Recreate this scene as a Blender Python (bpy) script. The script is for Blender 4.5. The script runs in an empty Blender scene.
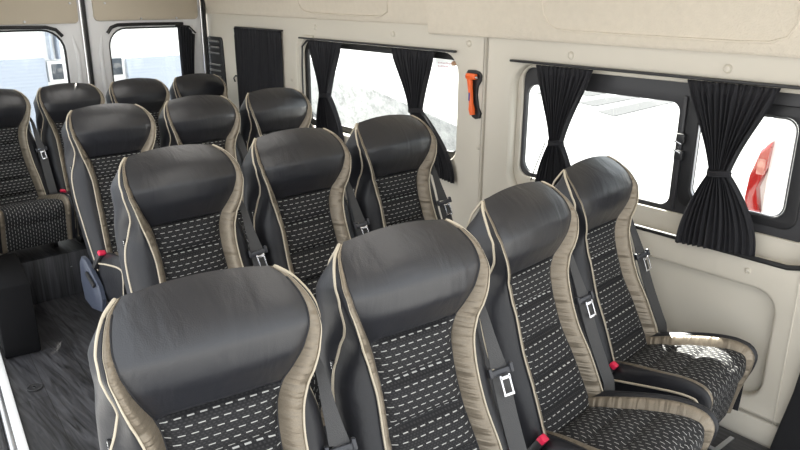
import bpy, bmesh, math, random
import numpy as np
from mathutils import Vector, Matrix
random.seed(4)
SC = bpy.context.scene
COL = SC.collection
PI = math.pi

# ------------------------------------------------------------------ materials
def new_mat(name):
    m = bpy.data.materials.new(name); m.use_nodes = True
    nt = m.node_tree
    return m, nt, nt.nodes['Principled BSDF']

def link(nt, a, b): nt.links.new(a, b)

def plain(name, col, rough=.5, metal=0., spec=.5, bump=0., bscale=80., var=0., vscale=6., detail=3, coat=0.):
    m, nt, p = new_mat(name)
    p.inputs['Base Color'].default_value = (*col, 1)
    p.inputs['Roughness'].default_value = rough
    p.inputs['Metallic'].default_value = metal
    p.inputs['Specular IOR Level'].default_value = spec
    p.inputs['Coat Weight'].default_value = coat
    if bump or var:
        tc = nt.nodes.new('ShaderNodeTexCoord')
    if bump:
        n = nt.nodes.new('ShaderNodeTexNoise'); n.inputs['Scale'].default_value = bscale; n.inputs['Detail'].default_value = detail
        b = nt.nodes.new('ShaderNodeBump'); b.inputs['Strength'].default_value = bump; b.inputs['Distance'].default_value = .004
        link(nt, tc.outputs['Object'], n.inputs['Vector']); link(nt, n.outputs['Fac'], b.inputs['Height']); link(nt, b.outputs['Normal'], p.inputs['Normal'])
    if var:
        n2 = nt.nodes.new('ShaderNodeTexNoise'); n2.inputs['Scale'].default_value = vscale; n2.inputs['Detail'].default_value = 4
        r = nt.nodes.new('ShaderNodeMapRange'); r.inputs['To Min'].default_value = 1 - var; r.inputs['To Max'].default_value = 1 + var
        mx = nt.nodes.new('ShaderNodeMix'); mx.data_type = 'RGBA'; mx.blend_type = 'MULTIPLY'; mx.inputs[0].default_value = 1
        mx.inputs[6].default_value = (*col, 1)
        link(nt, tc.outputs['Object'], n2.inputs['Vector']); link(nt, n2.outputs['Fac'], r.inputs['Value'])
        link(nt, r.outputs['Result'], mx.inputs[7]); link(nt, mx.outputs[2], p.inputs['Base Color'])
    return m

def fabric_material():
    # black woven cloth with short pale dashes in staggered rows, laid out by the cloth's own UVs (metres)
    m, nt, p = new_mat('dash_fabric')
    N = nt.nodes.new
    uv = N('ShaderNodeUVMap'); sep = N('ShaderNodeSeparateXYZ'); link(nt, uv.outputs['UV'], sep.inputs[0])
    def M(op, a, b=None, c=None):
        n = N('ShaderNodeMath'); n.operation = op
        for i, v in enumerate((a, b, c)):
            if v is None: continue
            if isinstance(v, (int, float)): n.inputs[i].default_value = v
            else: link(nt, v, n.inputs[i])
        return n.outputs[0]
    def dashes(pitch, period, fill, thick, seed):
        rowf = M('DIVIDE', sep.outputs['Y'], pitch)
        row = M('FLOOR', rowf)
        wn = N('ShaderNodeTexWhiteNoise'); wn.noise_dimensions = '1D'; link(nt, M('ADD', row, seed), wn.inputs['W'])
        off = M('ADD', M('MULTIPLY', M('MODULO', row, 2.), .5), M('MULTIPLY', wn.outputs['Value'], .25))
        u = M('FRACT', M('ADD', M('DIVIDE', sep.outputs['X'], period), off))
        a = M('LESS_THAN', u, fill)
        b = M('LESS_THAN', M('ABSOLUTE', M('SUBTRACT', M('FRACT', rowf), .5)), thick)
        return M('MULTIPLY', a, b)
    d1 = dashes(.0150, .0235, .56, .06, 3.)
    d2 = dashes(.0045, .009, .5, .25, 11.)
    noise = N('ShaderNodeTexNoise'); noise.inputs['Scale'].default_value = 260; link(nt, uv.outputs['UV'], noise.inputs['Vector'])
    fine = M('MULTIPLY', d2, .045)
    mix = N('ShaderNodeMix'); mix.data_type = 'RGBA'
    link(nt, M('MAXIMUM', d1, fine), mix.inputs[0])
    mix.inputs[6].default_value = (.014, .014, .016, 1); mix.inputs[7].default_value = (.46, .46, .45, 1)
    link(nt, mix.outputs[2], p.inputs['Base Color'])
    p.inputs['Roughness'].default_value = .7; p.inputs['Specular IOR Level'].default_value = .25
    b = N('ShaderNodeBump'); b.inputs['Strength'].default_value = .4; b.inputs['Distance'].default_value = .002
    link(nt, M('ADD', d1, M('MULTIPLY', noise.outputs['Fac'], .7)), b.inputs['Height']); link(nt, b.outputs['Normal'], p.inputs['Normal'])
    return m

def leather_material():
    m, nt, p = new_mat('black_leather'); N = nt.nodes.new
    p.inputs['Base Color'].default_value = (.016, .017, .022, 1); p.inputs['Roughness'].default_value = .36; p.inputs['Specular IOR Level'].default_value = .72
    oi = N('ShaderNodeObjectInfo'); tc = N('ShaderNodeTexCoord'); ad = N('ShaderNodeVectorMath'); ad.operation = 'ADD'; sc_ = N('ShaderNodeVectorMath'); sc_.operation = 'SCALE'; sc_.inputs['Scale'].default_value = .37
    link(nt, oi.outputs['Location'], sc_.inputs[0]); link(nt, tc.outputs['Object'], ad.inputs[0]); link(nt, sc_.outputs[0], ad.inputs[1])
    mp = N('ShaderNodeMapping'); mp.inputs['Scale'].default_value = (16, 8, 5); link(nt, ad.outputs[0], mp.inputs['Vector'])
    a = N('ShaderNodeTexNoise'); a.inputs['Scale'].default_value = 1; a.inputs['Detail'].default_value = 3; a.inputs['Distortion'].default_value = .6; link(nt, mp.outputs['Vector'], a.inputs['Vector'])
    g = N('ShaderNodeTexNoise'); g.inputs['Scale'].default_value = 420; link(nt, tc.outputs['Object'], g.inputs['Vector'])
    b1 = N('ShaderNodeBump'); b1.inputs['Strength'].default_value = .35; b1.inputs['Distance'].default_value = .012; link(nt, a.outputs['Fac'], b1.inputs['Height'])
    b2 = N('ShaderNodeBump'); b2.inputs['Strength'].default_value = .12; b2.inputs['Distance'].default_value = .004; link(nt, g.outputs['Fac'], b2.inputs['Height']); link(nt, b1.outputs['Normal'], b2.inputs['Normal'])
    link(nt, b2.outputs['Normal'], p.inputs['Normal'])
    return m

def trim_material():
    # satin taupe leatherette with gathered puckers across the strip (UV y runs along the strip)
    m, nt, p = new_mat('taupe_leatherette')
    N = nt.nodes.new
    uv = N('ShaderNodeUVMap')
    mp = N('ShaderNodeMapping'); mp.inputs['Scale'].default_value = (6, 55, 1); link(nt, uv.outputs['UV'], mp.inputs['Vector'])
    n = N('ShaderNodeTexNoise'); n.inputs['Scale'].default_value = 1.; n.inputs['Detail'].default_value = 3; link(nt, mp.outputs['Vector'], n.inputs['Vector'])
    g = N('ShaderNodeTexNoise'); g.inputs['Scale'].default_value = 420; link(nt, uv.outputs['UV'], g.inputs['Vector'])
    r = N('ShaderNodeMapRange'); r.inputs['To Min'].default_value = .75; r.inputs['To Max'].default_value = 1.2; link(nt, g.outputs['Fac'], r.inputs['Value'])
    mx = N('ShaderNodeMix'); mx.data_type = 'RGBA'; mx.blend_type = 'MULTIPLY'; mx.inputs[0].default_value = 1; mx.inputs[6].default_value = (.225, .19, .145, 1)
    link(nt, r.outputs['Result'], mx.inputs[7]); link(nt, mx.outputs[2], p.inputs['Base Color'])
    b = N('ShaderNodeBump'); b.inputs['Strength'].default_value = .8; b.inputs['Distance'].default_value = .010
    link(nt, n.outputs['Fac'], b.inputs['Height']); link(nt, b.outputs['Normal'], p.inputs['Normal'])
    p.inputs['Roughness'].default_value = .38; p.inputs['Metallic'].default_value = .4; p.inputs['Specular IOR Level'].default_value = .5
    return m

def floor_material():
    # dark wood-look vinyl planks running along the aisle
    m, nt, p = new_mat('dark_plank_vinyl')
    N = nt.nodes.new
    tc = N('ShaderNodeTexCoord')
    mp = N('ShaderNodeMapping'); mp.inputs['Rotation'].default_value = (0, 0, PI/2 + .14); link(nt, tc.outputs['Object'], mp.inputs['Vector'])
    br = N('ShaderNodeTexBrick'); br.inputs['Scale'].default_value = 1; br.inputs['Brick Width'].default_value = 1.1; br.inputs['Row Height'].default_value = .17
    br.inputs['Mortar Size'].default_value = .0015; br.inputs['Color1'].default_value = (.022, .022, .025, 1); br.inputs['Color2'].default_value = (.045, .045, .049, 1); br.inputs['Mortar'].default_value = (.012, .012, .012, 1)
    link(nt, mp.outputs['Vector'], br.inputs['Vector'])
    mp2 = N('ShaderNodeMapping'); mp2.inputs['Rotation'].default_value = (0, 0, .14); mp2.inputs['Scale'].default_value = (26, 2.2, 1); link(nt, tc.outputs['Object'], mp2.inputs['Vector'])
    n = N('ShaderNodeTexNoise'); n.inputs['Scale'].default_value = 1.6; n.inputs['Detail'].default_value = 6; n.inputs['Distortion'].default_value = 1.4; link(nt, mp2.outputs['Vector'], n.inputs['Vector'])
    r = N('ShaderNodeMapRange'); r.inputs['From Min'].default_value = .3; r.inputs['From Max'].default_value = .7; r.inputs['To Min'].default_value = .2; r.inputs['To Max'].default_value = 2.4; link(nt, n.outputs['Fac'], r.inputs['Value'])
    mx = N('ShaderNodeMix'); mx.data_type = 'RGBA'; mx.blend_type = 'MULTIPLY'; mx.inputs[0].default_value = 1
    link(nt, br.outputs['Color'], mx.inputs[6]); link(nt, r.outputs['Result'], mx.inputs[7]); link(nt, mx.outputs[2], p.inputs['Base Color'])
    p.inputs['Roughness'].default_value = .45
    b = N('ShaderNodeBump'); b.inputs['Strength'].default_value = .3; b.inputs['Distance'].default_value = .002; link(nt, n.outputs['Fac'], b.inputs['Height']); link(nt, b.outputs['Normal'], p.inputs['Normal'])
    return m

def glass_material(name, tint=(.96, .98, .98), refl=.06):
    m = bpy.data.materials.new(name); m.use_nodes = True; nt = m.node_tree; nt.nodes.clear()
    o = nt.nodes.new('ShaderNodeOutputMaterial'); t = nt.nodes.new('ShaderNodeBsdfTransparent'); g = nt.nodes.new('ShaderNodeBsdfGlossy'); x = nt.nodes.new('ShaderNodeMixShader')
    t.inputs['Color'].default_value = (*tint, 1); g.inputs['Roughness'].default_value = .02; x.inputs[0].default_value = refl
    link(nt, t.outputs[0], x.inputs[1]); link(nt, g.outputs[0], x.inputs[2]); link(nt, x.outputs[0], o.inputs['Surface'])
    return m

def asphalt_material():
    m, nt, p = new_mat('pale_paving'); N = nt.nodes.new
    tc = N('ShaderNodeTexCoord'); n = N('ShaderNodeTexNoise'); n.inputs['Scale'].default_value = .5; n.inputs['Detail'].default_value = 8
    link(nt, tc.outputs['Object'], n.inputs['Vector'])
    r = N('ShaderNodeValToRGB'); r.color_ramp.elements[0].position = .3; r.color_ramp.elements[0].color = (.24, .245, .25, 1); r.color_ramp.elements[1].position = .7; r.color_ramp.elements[1].color = (.31, .31, .31, 1)
    link(nt, n.outputs['Fac'], r.inputs[0]); link(nt, r.outputs[0], p.inputs['Base Color']); p.inputs['Roughness'].default_value = .95; p.inputs['Specular IOR Level'].default_value = .1
    return m

def concrete_material():
    m, nt, p = new_mat('rough_concrete'); N = nt.nodes.new
    tc = N('ShaderNodeTexCoord'); n = N('ShaderNodeTexNoise'); n.inputs['Scale'].default_value = 3; n.inputs['Detail'].default_value = 10; n.inputs['Roughness'].default_value = .75
    mp = N('ShaderNodeMapping'); mp.inputs['Scale'].default_value = (1, 1, 3); link(nt, tc.outputs['Object'], mp.inputs['Vector'])
    link(nt, mp.outputs['Vector'], n.inputs['Vector'])
    r = N('ShaderNodeValToRGB'); r.color_ramp.elements[0].position = .35; r.color_ramp.elements[0].color = (.24, .245, .245, 1); r.color_ramp.elements[1].position = .62; r.color_ramp.elements[1].color = (.50, .50, .495, 1)
    link(nt, n.outputs['Fac'], r.inputs[0]); link(nt, r.outputs[0], p.inputs['Base Color']); p.inputs['Roughness'].default_value = .95
    b = N('ShaderNodeBump'); b.inputs['Strength'].default_value = .5; b.inputs['Distance'].default_value = .02; link(nt, n.outputs['Fac'], b.inputs['Height']); link(nt, b.outputs['Normal'], p.inputs['Normal'])
    return m

def ribbed_material(name, col, scale):
    m, nt, p = new_mat(name); N = nt.nodes.new
    tc = N('ShaderNodeTexCoord'); w = N('ShaderNodeTexWave'); w.bands_direction = 'Z'; w.inputs['Scale'].default_value = scale; w.inputs['Distortion'].default_value = .3
    link(nt, tc.outputs['Object'], w.inputs['Vector'])
    b = N('ShaderNodeBump'); b.inputs['Strength'].default_value = .15; b.inputs['Distance'].default_value = .01; link(nt, w.outputs['Fac'], b.inputs['Height']); link(nt, b.outputs['Normal'], p.inputs['Normal'])
    p.inputs['Base Color'].default_value = (*col, 1); p.inputs['Roughness'].default_value = .6
    return m

MT = dict(
    leather=leather_material(),
    bolster=plain('dark_bolster_leather', (.013, .0135, .017), .42, spec=.4, bump=.25, bscale=60),
    shell=plain('seat_back_shell', (.018, .019, .024), .42, bump=.1, bscale=200),
    fabric=fabric_material(), trim=trim_material(),
    piping=plain('cream_piping', (.52, .46, .36), .45),
    black=plain('black_plastic', (.016, .016, .018), .45),
    belt=plain('grey_webbing', (.05, .05, .052), .65, bump=.3, bscale=500),
    guard=plain('belt_guard_plastic', (.04, .042, .05), .4),
    chrome=plain('chrome', (.62, .62, .64), .25, metal=1.),
    red=plain('red_button', (.75, .02, .08), .35),
    bluegrey=plain('blue_grey_plastic', (.055, .065, .095), .4),
    steel=plain('dark_steel', (.06, .06, .065), .45, metal=.6),
    wall=plain('beige_plastic', (.61, .57, .495), .48, bump=.05, bscale=300),
    lowwall=plain('beige_plastic_lower', (.585, .55, .48), .5, bump=.05, bscale=300),
    headliner=plain('felt_headliner', (.65, .59, .50), .95, spec=.1, bump=.7, bscale=140, var=.06, vscale=40),
    doorpaint=plain('pale_grey_paint', (.74, .74, .75), .4, var=.03),
    doortrim=plain('beige_door_card', (.50, .44, .35), .8, bump=.3, bscale=200),
    rubber=plain('black_rubber', (.012, .012, .013), .55),
    frame=plain('charcoal_window_frame', (.038, .038, .042), .45, bump=.05, bscale=300),
    glass=glass_material('window_glass'),
    orange=plain('orange_plastic', (.85, .13, .015), .4),
    white=plain('white_paint', (.85, .85, .85), .4),
    floor=floor_material(), asphalt=asphalt_material(), concrete=concrete_material(),
    stripe=plain('pale_road_paint', (.85, .85, .85), .8),
    greystripe=plain('grey_tarmac_strip', (.10, .102, .106), .95, spec=0.),
    vanwhite=plain('white_vehicle_paint', (.88, .88, .88), .25, coat=.5),
    lampred=plain('red_lamp_lens', (.30, .012, .010), .12, coat=1.),
    lampclear=plain('pale_lamp_lens', (.45, .18, .15), .1, coat=1.),
    dkglass=plain('dark_glass', (.05, .06, .075), .08),
    shutter=ribbed_material('blue_grey_shutter', (.42, .46, .54), 9),
    facade=plain('white_render', (.86, .86, .85), .9, bump=.2, bscale=20),
    alu=plain('brushed_aluminium', (.62, .63, .66), .3, metal=.9),
    stickertext=plain('dark_red_ink', (.45, .03, .12), .6),
    tan=plain('tan_plastic', (.42, .25, .15), .5),
    slat=plain('grey_slat_plastic', (.20, .20, .20), .4),
    paper=None, matte=plain('matte_black_carpet', (.008, .008, .009), .95, spec=.15),
    navy=plain('navy_ink', (.08, .06, .25), .5),
)

def paper_material():
    m, nt, p = new_mat('white_film'); p.inputs['Base Color'].default_value = (.9, .9, .9, 1); p.inputs['Roughness'].default_value = .6
    t = nt.nodes.new('ShaderNodeBsdfTranslucent'); t.inputs['Color'].default_value = (.9, .9, .9, 1); x = nt.nodes.new('ShaderNodeMixShader'); x.inputs[0].default_value = .75
    o = nt.nodes['Material Output']; link(nt, p.outputs[0], x.inputs[1]); link(nt, t.outputs[0], x.inputs[2]); link(nt, x.outputs[0], o.inputs['Surface']); return m
MT['paper'] = paper_material()
def curtain_material():
    m, nt, p = new_mat('black_curtain_cloth'); p.inputs['Base Color'].default_value = (.024, .024, .028, 1); p.inputs['Roughness'].default_value = .8; p.inputs['Specular IOR Level'].default_value = .3
    t = nt.nodes.new('ShaderNodeBsdfTranslucent'); t.inputs['Color'].default_value = (.10, .10, .115, 1); x = nt.nodes.new('ShaderNodeMixShader'); x.inputs[0].default_value = .22
    o = nt.nodes['Material Output']; link(nt, p.outputs[0], x.inputs[1]); link(nt, t.outputs[0], x.inputs[2]); link(nt, x.outputs[0], o.inputs['Surface']); return m
MT['curtain'] = curtain_material()
# ------------------------------------------------------------------ object helpers
def mesh_obj(name, verts, faces, mat, parent=None, uvs=None, smooth=True, loc=None):
    me = bpy.data.meshes.new(name)
    me.from_pydata([tuple(map(float, v)) for v in verts], [], [tuple(int(i) for i in f) for f in faces])
    if uvs is not None:
        l = me.uv_layers.new(name='UVMap')
        vi = np.empty(len(me.loops), dtype=np.int32); me.loops.foreach_get('vertex_index', vi)
        l.data.foreach_set('uv', np.asarray(uvs, dtype=np.float32)[vi].ravel())
    me.materials.append(mat)
    bm = bmesh.new(); bm.from_mesh(me); bmesh.ops.recalc_face_normals(bm, faces=bm.faces); bm.to_mesh(me); bm.free()
    if smooth:
        for p in me.polygons: p.use_smooth = True
        if smooth == 'auto':
            me.set_sharp_from_angle(angle=math.radians(35))
    o = bpy.data.objects.new(name, me); COL.objects.link(o)
    if parent is not None: o.parent = parent
    if loc is not None: o.location = loc
    return o

def tag(o, label, cat, group=None, kind=None):
    if label: o['label'] = label
    if cat: o['category'] = cat
    if group: o['group'] = group
    if kind: o['kind'] = kind
    return o

def empty(name, loc=(0, 0, 0), rz=0, parent=None):
    o = bpy.data.objects.new(name, None); o.empty_display_size = .05; COL.objects.link(o)
    o.location = loc; o.rotation_euler = (0, 0, rz)
    if parent: o.parent = parent
    return o

class Geo:
    def __init__(s): s.v = []; s.f = []; s.uv = []
    def add(s, v, f, uv=None):
        b = len(s.v); s.v += [tuple(p) for p in v]; s.f += [tuple(i + b for i in q) for q in f]
        s.uv += list(uv) if uv is not None else [(0, 0)] * len(v)
    def grid(s, P, UV=None, close=False):
        nr, nc = len(P), len(P[0]); v = [p for row in P for p in row]; f = []
        for r in range(nr - 1):
            for c in range(nc - 1 + (1 if close else 0)):
                c2 = (c + 1) % nc
                f.append((r*nc + c, r*nc + c2, (r + 1)*nc + c2, (r + 1)*nc + c))
        s.add(v, f, [q for row in UV for q in row] if UV is not None else None)
    def tube(s, pts, r, n=6, caps=True):
        pts = [np.array(p, float) for p in pts]; P = []
        up = None
        for i, p in enumerate(pts):
            t = pts[min(i + 1, len(pts) - 1)] - pts[max(i - 1, 0)]; t /= (np.linalg.norm(t) + 1e-12)
            if up is None:
                a = np.array([0, 0, 1.]) if abs(t[2]) < .9 else np.array([1., 0, 0]); up = np.cross(t, a)
            up = up - t*(up@t); up /= (np.linalg.norm(up) + 1e-12); w = np.cross(t, up)
            rr = r[i] if hasattr(r, '__len__') else r
            P.append([p + rr*(math.cos(2*PI*k/n)*up + math.sin(2*PI*k/n)*w) for k in range(n)])
        b = len(s.v); s.grid(P, close=True)
        if caps:
            s.f.append(tuple(b + k for k in range(n))); s.f.append(tuple(b + (len(P) - 1)*n + k for k in reversed(range(n))))
    def box(s, c, d, bev=0., M=None):
        bm = bmesh.new(); bmesh.ops.create_cube(bm, size=1)
        for v in bm.verts: v.co = Vector((v.co.x*d[0], v.co.y*d[1], v.co.z*d[2]))
        if bev: bmesh.ops.bevel(bm, geom=bm.edges[:], offset=bev, segments=2, affect='EDGES', profile=.5)
        bm.verts.index_update()
        vs = [(M @ v.co if M else v.co) + Vector(c) for v in bm.verts]
        s.add([tuple(v) for v in vs], [[v.index for v in f.verts] for f in bm.faces]); bm.free()
    def cyl(s, a, b, r, n=16, r2=None):
        s.tube([a, b], [r, r if r2 is None else r2], n)
    def ribbon(s, pts, wv, w, th):
        P = []
        for i, p in enumerate(pts):
            p = np.array(p, float); q = np.array(wv[i] if hasattr(wv[0], '__len__') else wv, float); q /= np.linalg.norm(q)
            t = np.array(pts[min(i + 1, len(pts) - 1)], float) - np.array(pts[max(i - 1, 0)], float); t /= np.linalg.norm(t)
            nn = np.cross(t, q); nn /= np.linalg.norm(nn); ww = (w[i] if hasattr(w, '__len__') else w)/2
            P.append([p - q*ww - nn*th/2, p + q*ww - nn*th/2, p + q*ww + nn*th/2, p - q*ww + nn*th/2])
        b = len(s.v); s.grid(P, close=True); s.f.append((b, b + 1, b + 2, b + 3)); e = b + (len(P) - 1)*4; s.f.append((e + 3, e + 2, e + 1, e))
    def obj(s, name, mat, parent=None, smooth='auto', uv=False, loc=None):
        return mesh_obj(name, s.v, s.f, mat, parent, s.uv if uv else None, smooth, loc)

def pchip(xs, ys):
    xs = np.array(xs, float); ys = np.array(ys, float); h = np.diff(xs); d = np.diff(ys)/h; m = np.zeros(len(xs))
    for i in range(1, len(xs) - 1):
        if d[i - 1]*d[i] > 0:
            w1, w2 = 2*h[i] + h[i - 1], h[i] + 2*h[i - 1]; m[i] = (w1 + w2)/(w1/d[i - 1] + w2/d[i])
    m[0], m[-1] = d[0], d[-1]
    def f(x):
        i = int(np.clip(np.searchsorted(xs, x) - 1, 0, len(xs) - 2)); t = min(max((x - xs[i])/h[i], 0), 1)
        return float((1 + 2*t)*(1 - t)**2*ys[i] + t*(1 - t)**2*h[i]*m[i] + t*t*(3 - 2*t)*ys[i + 1] + t*t*(t - 1)*h[i]*m[i + 1])
    return f
def PC(*pairs): return pchip([p[0] for p in pairs], [p[1] for p in pairs])
def sstep(a, b, x):
    t = min(max((x - a)/(b - a), 0), 1); return t*t*(3 - 2*t)

def rrect(u0, u1, v0, v1, r, n=6):
    if not hasattr(r, '__len__'): r = (r,)*4          # corners: (u0,v0) (u1,v0) (u1,v1) (u0,v1)
    out = []
    for (cu, cv, a0, rr) in ((u0 + r[0], v0 + r[0], PI, r[0]), (u1 - r[1], v0 + r[1], 1.5*PI, r[1]), (u1 - r[2], v1 - r[2], 0, r[2]), (u0 + r[3], v1 - r[3], .5*PI, r[3])):
        for k in range(n + 1):
            a = a0 + k*PI/2/n; out.append((cu + rr*math.cos(a), cv + rr*math.sin(a)))
    return out

def plate(name, outer, holes, depth, bevel, mat, mapf, parent=None):
    """flat plate with rounded edges: outline and holes in (u, v), thickness from d = 0 (front) to d = depth (back)"""
    cu = bpy.data.curves.new(name, 'CURVE'); cu.dimensions = '2D'; cu.fill_mode = 'BOTH'
    for poly in [outer] + list(holes):
        sp = cu.splines.new('POLY'); sp.points.add(len(poly) - 1); sp.use_cyclic_u = True
        for i, (u, v) in enumerate(poly): sp.points[i].co = (u, v, 0, 1)
    cu.extrude = max(depth/2 - bevel, .0001); cu.bevel_depth = bevel; cu.bevel_resolution = 2; cu.offset = -bevel
    tmp = bpy.data.objects.new('tmp', cu); COL.objects.link(tmp)
    bpy.context.view_layer.update()
    me0 = tmp.to_mesh()
    vs = [v.co.copy() for v in me0.vertices]; fs = [tuple(p.vertices) for p in me0.polygons]
    tmp.to_mesh_clear(); bpy.data.objects.remove(tmp); bpy.data.curves.remove(cu)
    me = bpy.data.meshes.new(name)
    me.from_pydata([mapf(v.x, v.y, depth/2 - v.z) for v in vs], [], fs); me.materials.append(mat)
    bm = bmesh.new(); bm.from_mesh(me); bmesh.ops.remove_doubles(bm, verts=bm.verts, dist=.00002); bmesh.ops.recalc_face_normals(bm, faces=bm.faces); bm.to_mesh(me); bm.free()
    for p in me.polygons: p.use_smooth = True
    me.set_sharp_from_angle(angle=math.radians(30))
    o = bpy.data.objects.new(name, me); COL.objects.link(o)
    if parent is not None: o.parent = parent
    return o

# ------------------------------------------------------------------ the passenger seat
# seat axes: x across, faces -y, z measured from the lower edge of the leather head panel
yc = PC((-.47, -.185), (-.42, -.162), (-.28, -.098), (-.19, -.052), (-.094, -.020), (-.03, -.004), (0, -.005), (.035, -.016), (.08, -.026), (.12, -.024), (.155, -.010), (.180, .005), (.200, .026), (.214, .047), (.223, .066))
yb = PC((-.47, -.06), (-.3, .012), (-.15, .065), (0, .098), (.10, .104), (.16, .103), (.19, .098), (.208, .089), (.219, .078), (.223, .068))
wp = PC((-.47, .126), (-.38, .122), (-.3, .115), (-.2, .106), (-.1, .102), (-.04, .107), (0, .118), (.04, .139), (.08, .158), (.12, .170), (.155, .173), (.18, .170), (.198, .164), (.213, .153), (.223, .134))
wb = PC((-.47, .164), (-.3, .153), (-.2, .143), (-.1, .138), (-.04, .145), (0, .156), (.03, .167), (.08, .182), (.12, .190), (.155, .190), (.18, .185), (.198, .177), (.213, .164), (.223, .142))
wo = PC((-.47, .198), (-.3, .203), (-.18, .203), (-.10, .200), (-.06, .192), (-.02, .178), (.02, .172), (.05, .178), (.08, .188), (.12, .196), (.155, .196), (.18, .191), (.198, .182), (.213, .168), (.223, .146))
so = PC((-.47, .201), (-.2, .204), (0, .200), (.06, .197), (.12, .200), (.155, .200), (.18, .195), (.198, .186), (.213, .172), (.223, .150))
crest = PC((-.47, .026), (-.2, .034), (-.05, .034), (.03, .026), (.09, .012), (.14, .004), (.223, .0))
pipd = PC((-.47, .03), (-.1, .035), (0, .03), (.07, .016), (.12, .012), (.18, .008), (.223, .0))
hbul = PC((-.47, 0), (-.001, 0), (0, .001), (.03, .006), (.08, .014), (.14, .017), (.19, .010), (.223, 0))
SEAM = (0., -.094, -.19, -.285, -.37)
def fab_relief(z):
    if z > 0: return 0
    r = 0
    for s in SEAM: r += .013*math.exp(-((z - s)/.007)**2)
    for a, b in zip(SEAM, SEAM[1:] + (-.48,)):
        if b <= z <= a: r -= .014*math.sin(PI*(z - b)/(a - b))**.7
    return r
def drop(x, z): return z - .019*sstep(.08, .22, z)*(x/.16)**2

def front_pt(k, n, z):
    w = wp(z); q = k/n; x = w*q
    y = yc(z) - hbul(z)*(1 - abs(q)**2.4) + fab_relief(z)*(1 - abs(q)**6)
    if abs(k) == n: y += .003
    return (x, y, drop(x, z))
def trim_pt(j, n, z, sx):
    u = j/n; x = (wp(z) + (wb(z) - wp(z))*u); g = 0
    for s in SEAM: g += .004*math.exp(-((z - s)/.005)**2)
    y = yc(z) + .003 - (crest(z) + .003)*math.sin(u*PI/2) - .007*math.sin(PI*u)*min(1, (wb(z) - wp(z))/.03) + g*math.sin(PI*u)
    return (sx*x, y, drop(x, z))
def bol_pt(j, n, z, sx):
    a = j/n*PI/2; x = wb(z) + (wo(z) - wb(z))*math.sin(a); c = crest(z); pd = pipd(z)
    y = yc(z) + pd - (c + pd)*math.cos(a)
    if j == 0: y += .002
    return (sx*x, y, drop(x, z))
def shell_pts(z):
    x = wo(z); xo = so(z); y0 = yc(z) + pipd(z); y1 = max(yb(z), y0 + .001); half = []
    k = sstep(0, .21, z)*.040
    for (e, ins, t) in ((0, 0, 0), (.5, 0, .13), (.85, 0, .3), (1, 0, .48), (1, .002, .70), (1, .010, .88), (1, .026, .98), (1, .06, 1.), (1, .11, 1.03)):
        half.append((max(x + (xo - x)*e - ins, .0), y0 + (y1 - y0)*t, k*t))
    pts = [(-a, b, c) for a, b, c in half] + [(0, y0 + (y1 - y0)*1.04, k)] + [(a, b, c) for a, b, c in reversed(half)]
    return [(a, b, drop(a, z) - c) for a, b, c in pts]

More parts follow.
